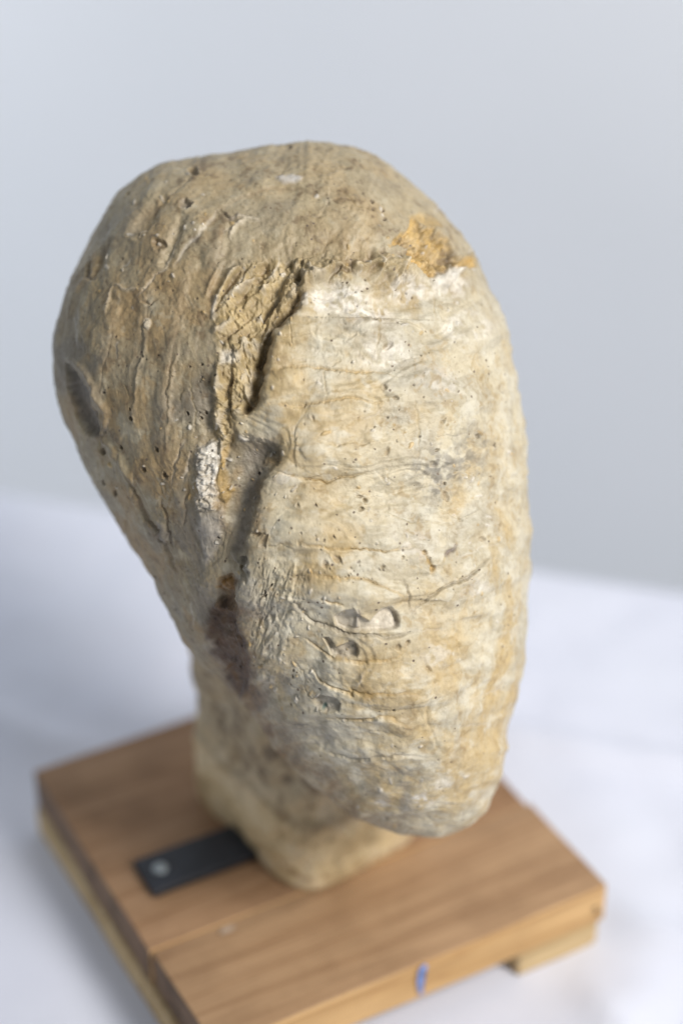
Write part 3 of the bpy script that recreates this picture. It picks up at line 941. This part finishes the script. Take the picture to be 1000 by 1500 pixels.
def blend(c, m, k):
    m = np.clip(m, 0, 1)[:, None]
    return c * (1 - m) + np.asarray(k) * m


mcol = np.tile(CREAM, (len(B), 1))
sv = fbm(B1 * np.array([1, 0.5, 1]), 80, 4, 641)
right = sstep(150, 330, B1[:, 0])
low = sstep(-150, -420, B1[:, 1])
tmv = sample(km, pxx, pyy)
mcol = mcol * (1 + 0.10 * np.sin(tmv * 2.3))[:, None]
mcol = blend(mcol, sstep(0.05, 0.8, c1 * .6 + c2 * .7) * .6, GREYP * 1.2)
mcol = blend(mcol, sstep(0.0, 0.8, sv * .8 - c1 * .4 + .4 * right + .3 * low + .0) * .52, OCHRE * 1.2)
mcol = blend(mcol, sstep(0.0, 0.7, c3 * .6 + .5 * dragm + .2 * c2) * .42, WHITE)
mcol = blend(mcol, sstep(0.15, 0.40, c3 * .8 + .3 * c4 - .3 * sv) * .30, WHITE)
mcol = blend(mcol, sstep(0.38, 0.55, -c3 * .7 + .5 * c4 + .25 * right + .2 * sv) * .25, OCHRE * 1.1)
mcol = blend(mcol, sstep(0.3, 0.9, c4 * .6 - c3 * .5 + .4 * c2) * .35, UMBER * 1.3)
kcol = np.tile(np.array([0.36, 0.295, 0.20]), (len(B), 1))
kcol = blend(kcol, sstep(-0.1, 0.6, c2) * .75, np.array([0.40, 0.285, 0.155]))
kcol = blend(kcol, sstep(-0.1, 0.6, -c2 * .6 + c1 * .6) * .7, np.array([0.23, 0.20, 0.165]))
top = sstep(330, 440, B1[:, 1])
kcol = blend(kcol, sstep(180, 400, B1[:, 1] + 0.25 * B1[:, 0]) * (.7 + .35 * c3 + .25 * c2), np.array([0.51, 0.425, 0.295]))
kcol = blend(kcol, sstep(0.1, 0.7, c3 * .6 - c1 * .5) * .45, CREAM * .85)
kcol = blend(kcol, sstep(0.0, 0.7, c2 * .7 - c1 * .5) * .3, np.array([0.44, 0.30, 0.15]))
kcol = blend(kcol, sstep(0.36, 0.55, c3 * .7 + .4 * c4) * .4, CREAM * .8)
kcol = blend(kcol, sstep(0.25, 0.58, -c3 * .7 + .3 * c4 + .2 * dragc) * .5, UMBER * 1.1)
kcol = blend(kcol, sstep(0.1, 0.7, c2_ + .5 * dragc) * .4, np.array([0.50, 0.40, 0.25]))
kcol = blend(kcol, sstep(0.3, 0.9, dragc * .8 + c4 * .4) * .3, CREAM * .9)
kcol = blend(kcol, sstep(0.35, 0.9, c4 * .8 - .5 * c3) * .5, UMBER * .7)
vcol = (kcol * (1 - mk[:, None]) + mcol * mk[:, None]) * (0.85 - 0.05 * mk[:, None]) * np.array([1.0, 1.0, 0.92])
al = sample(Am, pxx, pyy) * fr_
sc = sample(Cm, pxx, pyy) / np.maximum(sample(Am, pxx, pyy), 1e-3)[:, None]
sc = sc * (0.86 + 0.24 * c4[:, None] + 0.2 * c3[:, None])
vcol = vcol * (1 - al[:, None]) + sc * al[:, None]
vcol = np.clip(vcol, 0.01, 0.9)


def m_plaster(name):
    m, nt, b = mat(name)
    at = nd(nt, 'ShaderNodeAttribute', attribute_name='stain')
    tc = nd(nt, 'ShaderNodeTexCoord')
    n1 = nd(nt, 'ShaderNodeTexNoise', Scale=420.0, Detail=6.0, Roughness=0.65)
    n2 = nd(nt, 'ShaderNodeTexNoise', Scale=95.0, Detail=6.0, Roughness=0.6)
    for n in (n1, n2):
        lk(nt, tc.outputs['Object'], n.inputs['Vector'])
    c1 = ramp(nt, n1.outputs['Fac'], [(0.30, (0.66, 0.62, 0.57)), (0.52, (1, 1, 1)), (0.75, (1.12, 1.12, 1.12))])
    c2 = ramp(nt, n2.outputs['Fac'], [(0.30, (0.80, 0.75, 0.68)), (0.55, (1, 1, 1)), (0.8, (1.1, 1.1, 1.1))])
    x = mixc(nt, 'MULTIPLY', 0.55, at.outputs['Color'], c1)
    x = mixc(nt, 'MULTIPLY', 0.5, x, c2)
    vo = nd(nt, 'ShaderNodeTexVoronoi', Scale=260.0)
    lk(nt, tc.outputs['Object'], vo.inputs['Vector'])
    lt = nd(nt, 'ShaderNodeMath', operation='LESS_THAN')
    lk(nt, vo.outputs['Distance'], lt.inputs[0])
    lt.inputs[1].default_value = 0.16
    gt = nd(nt, 'ShaderNodeMath', operation='GREATER_THAN')
    lk(nt, n2.outputs['Fac'], gt.inputs[0])
    gt.inputs[1].default_value = 0.57
    an = nd(nt, 'ShaderNodeMath', operation='MULTIPLY')
    lk(nt, lt.outputs[0], an.inputs[0])
    lk(nt, gt.outputs[0], an.inputs[1])
    x = mixc(nt, 'MIX', an.outputs[0], x, (0.16, 0.12, 0.08, 1))
    lk(nt, x, b.inputs['Base Color'])
    b.inputs['Roughness'].default_value = 0.52
    b.inputs['Specular IOR Level'].default_value = 0.5
    bp = nd(nt, 'ShaderNodeBump', Strength=0.6, Distance=0.0007)
    lk(nt, n1.outputs['Fac'], bp.inputs['Height'])
    bp2 = nd(nt, 'ShaderNodeBump', Strength=0.5, Distance=0.0016)
    lk(nt, n2.outputs['Fac'], bp2.inputs['Height'])
    lk(nt, bp.outputs['Normal'], bp2.inputs['Normal'])
    lk(nt, bp2.outputs['Normal'], b.inputs['Normal'])
    return m


PLASTER = m_plaster('weathered_plaster')
sculpt = empty('head_sculpture', (0, 0, ZB))
tag(sculpt, 'weathered cream plaster head sculpture with cracked ochre seam standing on the wooden stand', 'sculpture')
me = bpy.data.meshes.new('head')
allf = np.concatenate([quads, np.concatenate([tri_f, tri_f[:, 2:]], 1), np.concatenate([tri_b, tri_b[:, 2:]], 1)])


def ring_mesh(name, V, quads, tris, colours):
    me = bpy.data.meshes.new(name)
    nq, nt_ = len(quads), len(tris)
    me.vertices.add(len(V))
    me.vertices.foreach_set('co', np.ascontiguousarray(V, np.float32).ravel())
    me.loops.add(nq * 4 + nt_ * 3)
    me.loops.foreach_set('vertex_index', np.concatenate([quads.ravel(), tris.ravel()]).astype(np.int32))
    me.polygons.add(nq + nt_)
    st = np.concatenate([np.arange(nq) * 4, nq * 4 + np.arange(nt_) * 3]).astype(np.int32)
    me.polygons.foreach_set('loop_start', st)
    me.polygons.foreach_set('use_smooth', np.ones(nq + nt_, bool))
    me.update(calc_edges=True)
    at = me.color_attributes.new('stain', 'FLOAT_COLOR', 'POINT')
    c4 = np.ones((len(V), 4), np.float32)
    c4[:, :3] = colours
    at.data.foreach_set('color', c4.ravel())
    return me


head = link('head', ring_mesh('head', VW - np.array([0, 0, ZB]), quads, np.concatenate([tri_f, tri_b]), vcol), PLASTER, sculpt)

# ------------------------------------------------------------------ neck block
# plan outline at the foot in the stand's own axes, then narrower upwards into the head
FOOT = np.array([(-0.0235, -0.0482), (-0.0300, -0.0410), (-0.0350, -0.0285), (-0.0365, -0.0105), (-0.0385, 0.0170), (-0.0450, 0.0390), (-0.0420, 0.0520), (-0.0280, 0.0600),
                 (0.0, 0.0620), (0.0300, 0.0590), (0.0480, 0.0470), (0.0530, 0.0200), (0.0520, -0.0100), (0.0470, -0.0330), (0.0380, -0.0415), (0.0180, -0.0445), (-0.0060, -0.0480)])
NN, MZ = 420, 190
cl = np.concatenate([FOOT, FOOT[:1]])
ll = np.concatenate([[0], np.cumsum(np.hypot(*(cl[1:] - cl[:-1]).T))])
tt = np.linspace(0, ll[-1], NN, endpoint=False)
foot = np.stack([np.interp(tt, ll, cl[:, 0]), np.interp(tt, ll, cl[:, 1])], -1)
kk = np.exp(-0.5 * (np.arange(-24, 25) / 4.5) ** 2); kk /= kk.sum()
for k in range(2):
    foot[:, k] = np.convolve(np.concatenate([foot[-24:, k], foot[:, k], foot[:24, k]]), kk, 'valid')
cen = np.array([0.0, 0.006])
zs = np.linspace(0, 0.150, MZ)
ca, sa = math.cos(BYAW), math.sin(BYAW)
NV = np.zeros((MZ, NN, 3))
for i, z in enumerate(zs):
    k = np.interp(z, [0, 0.004, 0.012, 0.035, 0.055, 0.075, 0.15], [0.945, 0.985, 1.0, 0.96, 0.93, 0.955, 0.99])
    p = cen + (foot - cen) * k
    # front corner leans back towards the top
    fc = np.exp(-((p - np.array([-0.03, -0.045])) ** 2).sum(1) / 0.028 ** 2)[:, None]
    p = p + fc * np.array([0.010, 0.014]) * sstep(0.02, 0.11, z)
    NV[i, :, 0] = p[:, 0] * ca - p[:, 1] * sa
    NV[i, :, 1] = p[:, 0] * sa + p[:, 1] * ca
    NV[i, :, 2] = z
G = NV.copy()
dt = np.roll(G, -1, 1) - np.roll(G, 1, 1)
dz = np.gradient(G, axis=0)
nn_ = np.cross(dt, dz); nn_ /= np.linalg.norm(nn_, axis=-1, keepdims=True)
Pn = NV.reshape(-1, 3) / UNIT
fz = sstep(0.0, 0.01, NV[..., 2].ravel())
dis = (9.0 * fbm(Pn, 150, 2, 705) + 6.5 * fbm(Pn, 60, 3, 701) + 2.4 * fbm(Pn, 18, 4, 711)) * fz
zc = NV[..., 2].ravel()
crease = 0.046 + 0.006 * fbm(Pn, 120, 2, 721)
dis += -2.0 * np.exp(-((zc - crease) / 0.0028) ** 2) + 0.0 * sstep(0.0, 0.012, zc - crease)
NVf = NV.reshape(-1, 3) + nn_.reshape(-1, 3) * (dis * UNIT)[:, None]
d2 = fbm(Pn, 50, 3, 731); d3 = fbm(Pn, 16, 4, 741)
nc = np.tile(np.array([0.64, 0.50, 0.285]), (len(Pn), 1))
nc = blend(nc, sstep(-0.1, 0.6, d2) * .6, np.array([0.74, 0.62, 0.42]))
nc = blend(nc, sstep(0.15, 0.7, -d2 + .4 * d3) * .5, np.array([0.34, 0.24, 0.12]))
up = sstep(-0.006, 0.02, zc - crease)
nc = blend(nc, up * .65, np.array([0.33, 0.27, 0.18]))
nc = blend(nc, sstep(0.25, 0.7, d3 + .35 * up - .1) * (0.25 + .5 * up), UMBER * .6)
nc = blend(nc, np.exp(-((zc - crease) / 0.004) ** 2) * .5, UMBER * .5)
idn = np.arange(MZ * NN).reshape(MZ, NN)
jn = np.roll(idn, -1, 1)
qn = np.stack([idn[:-1], jn[:-1], jn[1:], idn[1:]], -1).reshape(-1, 4)
nb = len(NVf)
NVf = np.concatenate([NVf, [[0, 0, 0.0], [0, 0, 0.15]]])
nc = np.concatenate([nc, nc[:2]])
tn = np.concatenate([np.stack([np.full(NN, nb), jn[0], idn[0]], -1), np.stack([np.full(NN, nb + 1), idn[-1], jn[-1]], -1)])
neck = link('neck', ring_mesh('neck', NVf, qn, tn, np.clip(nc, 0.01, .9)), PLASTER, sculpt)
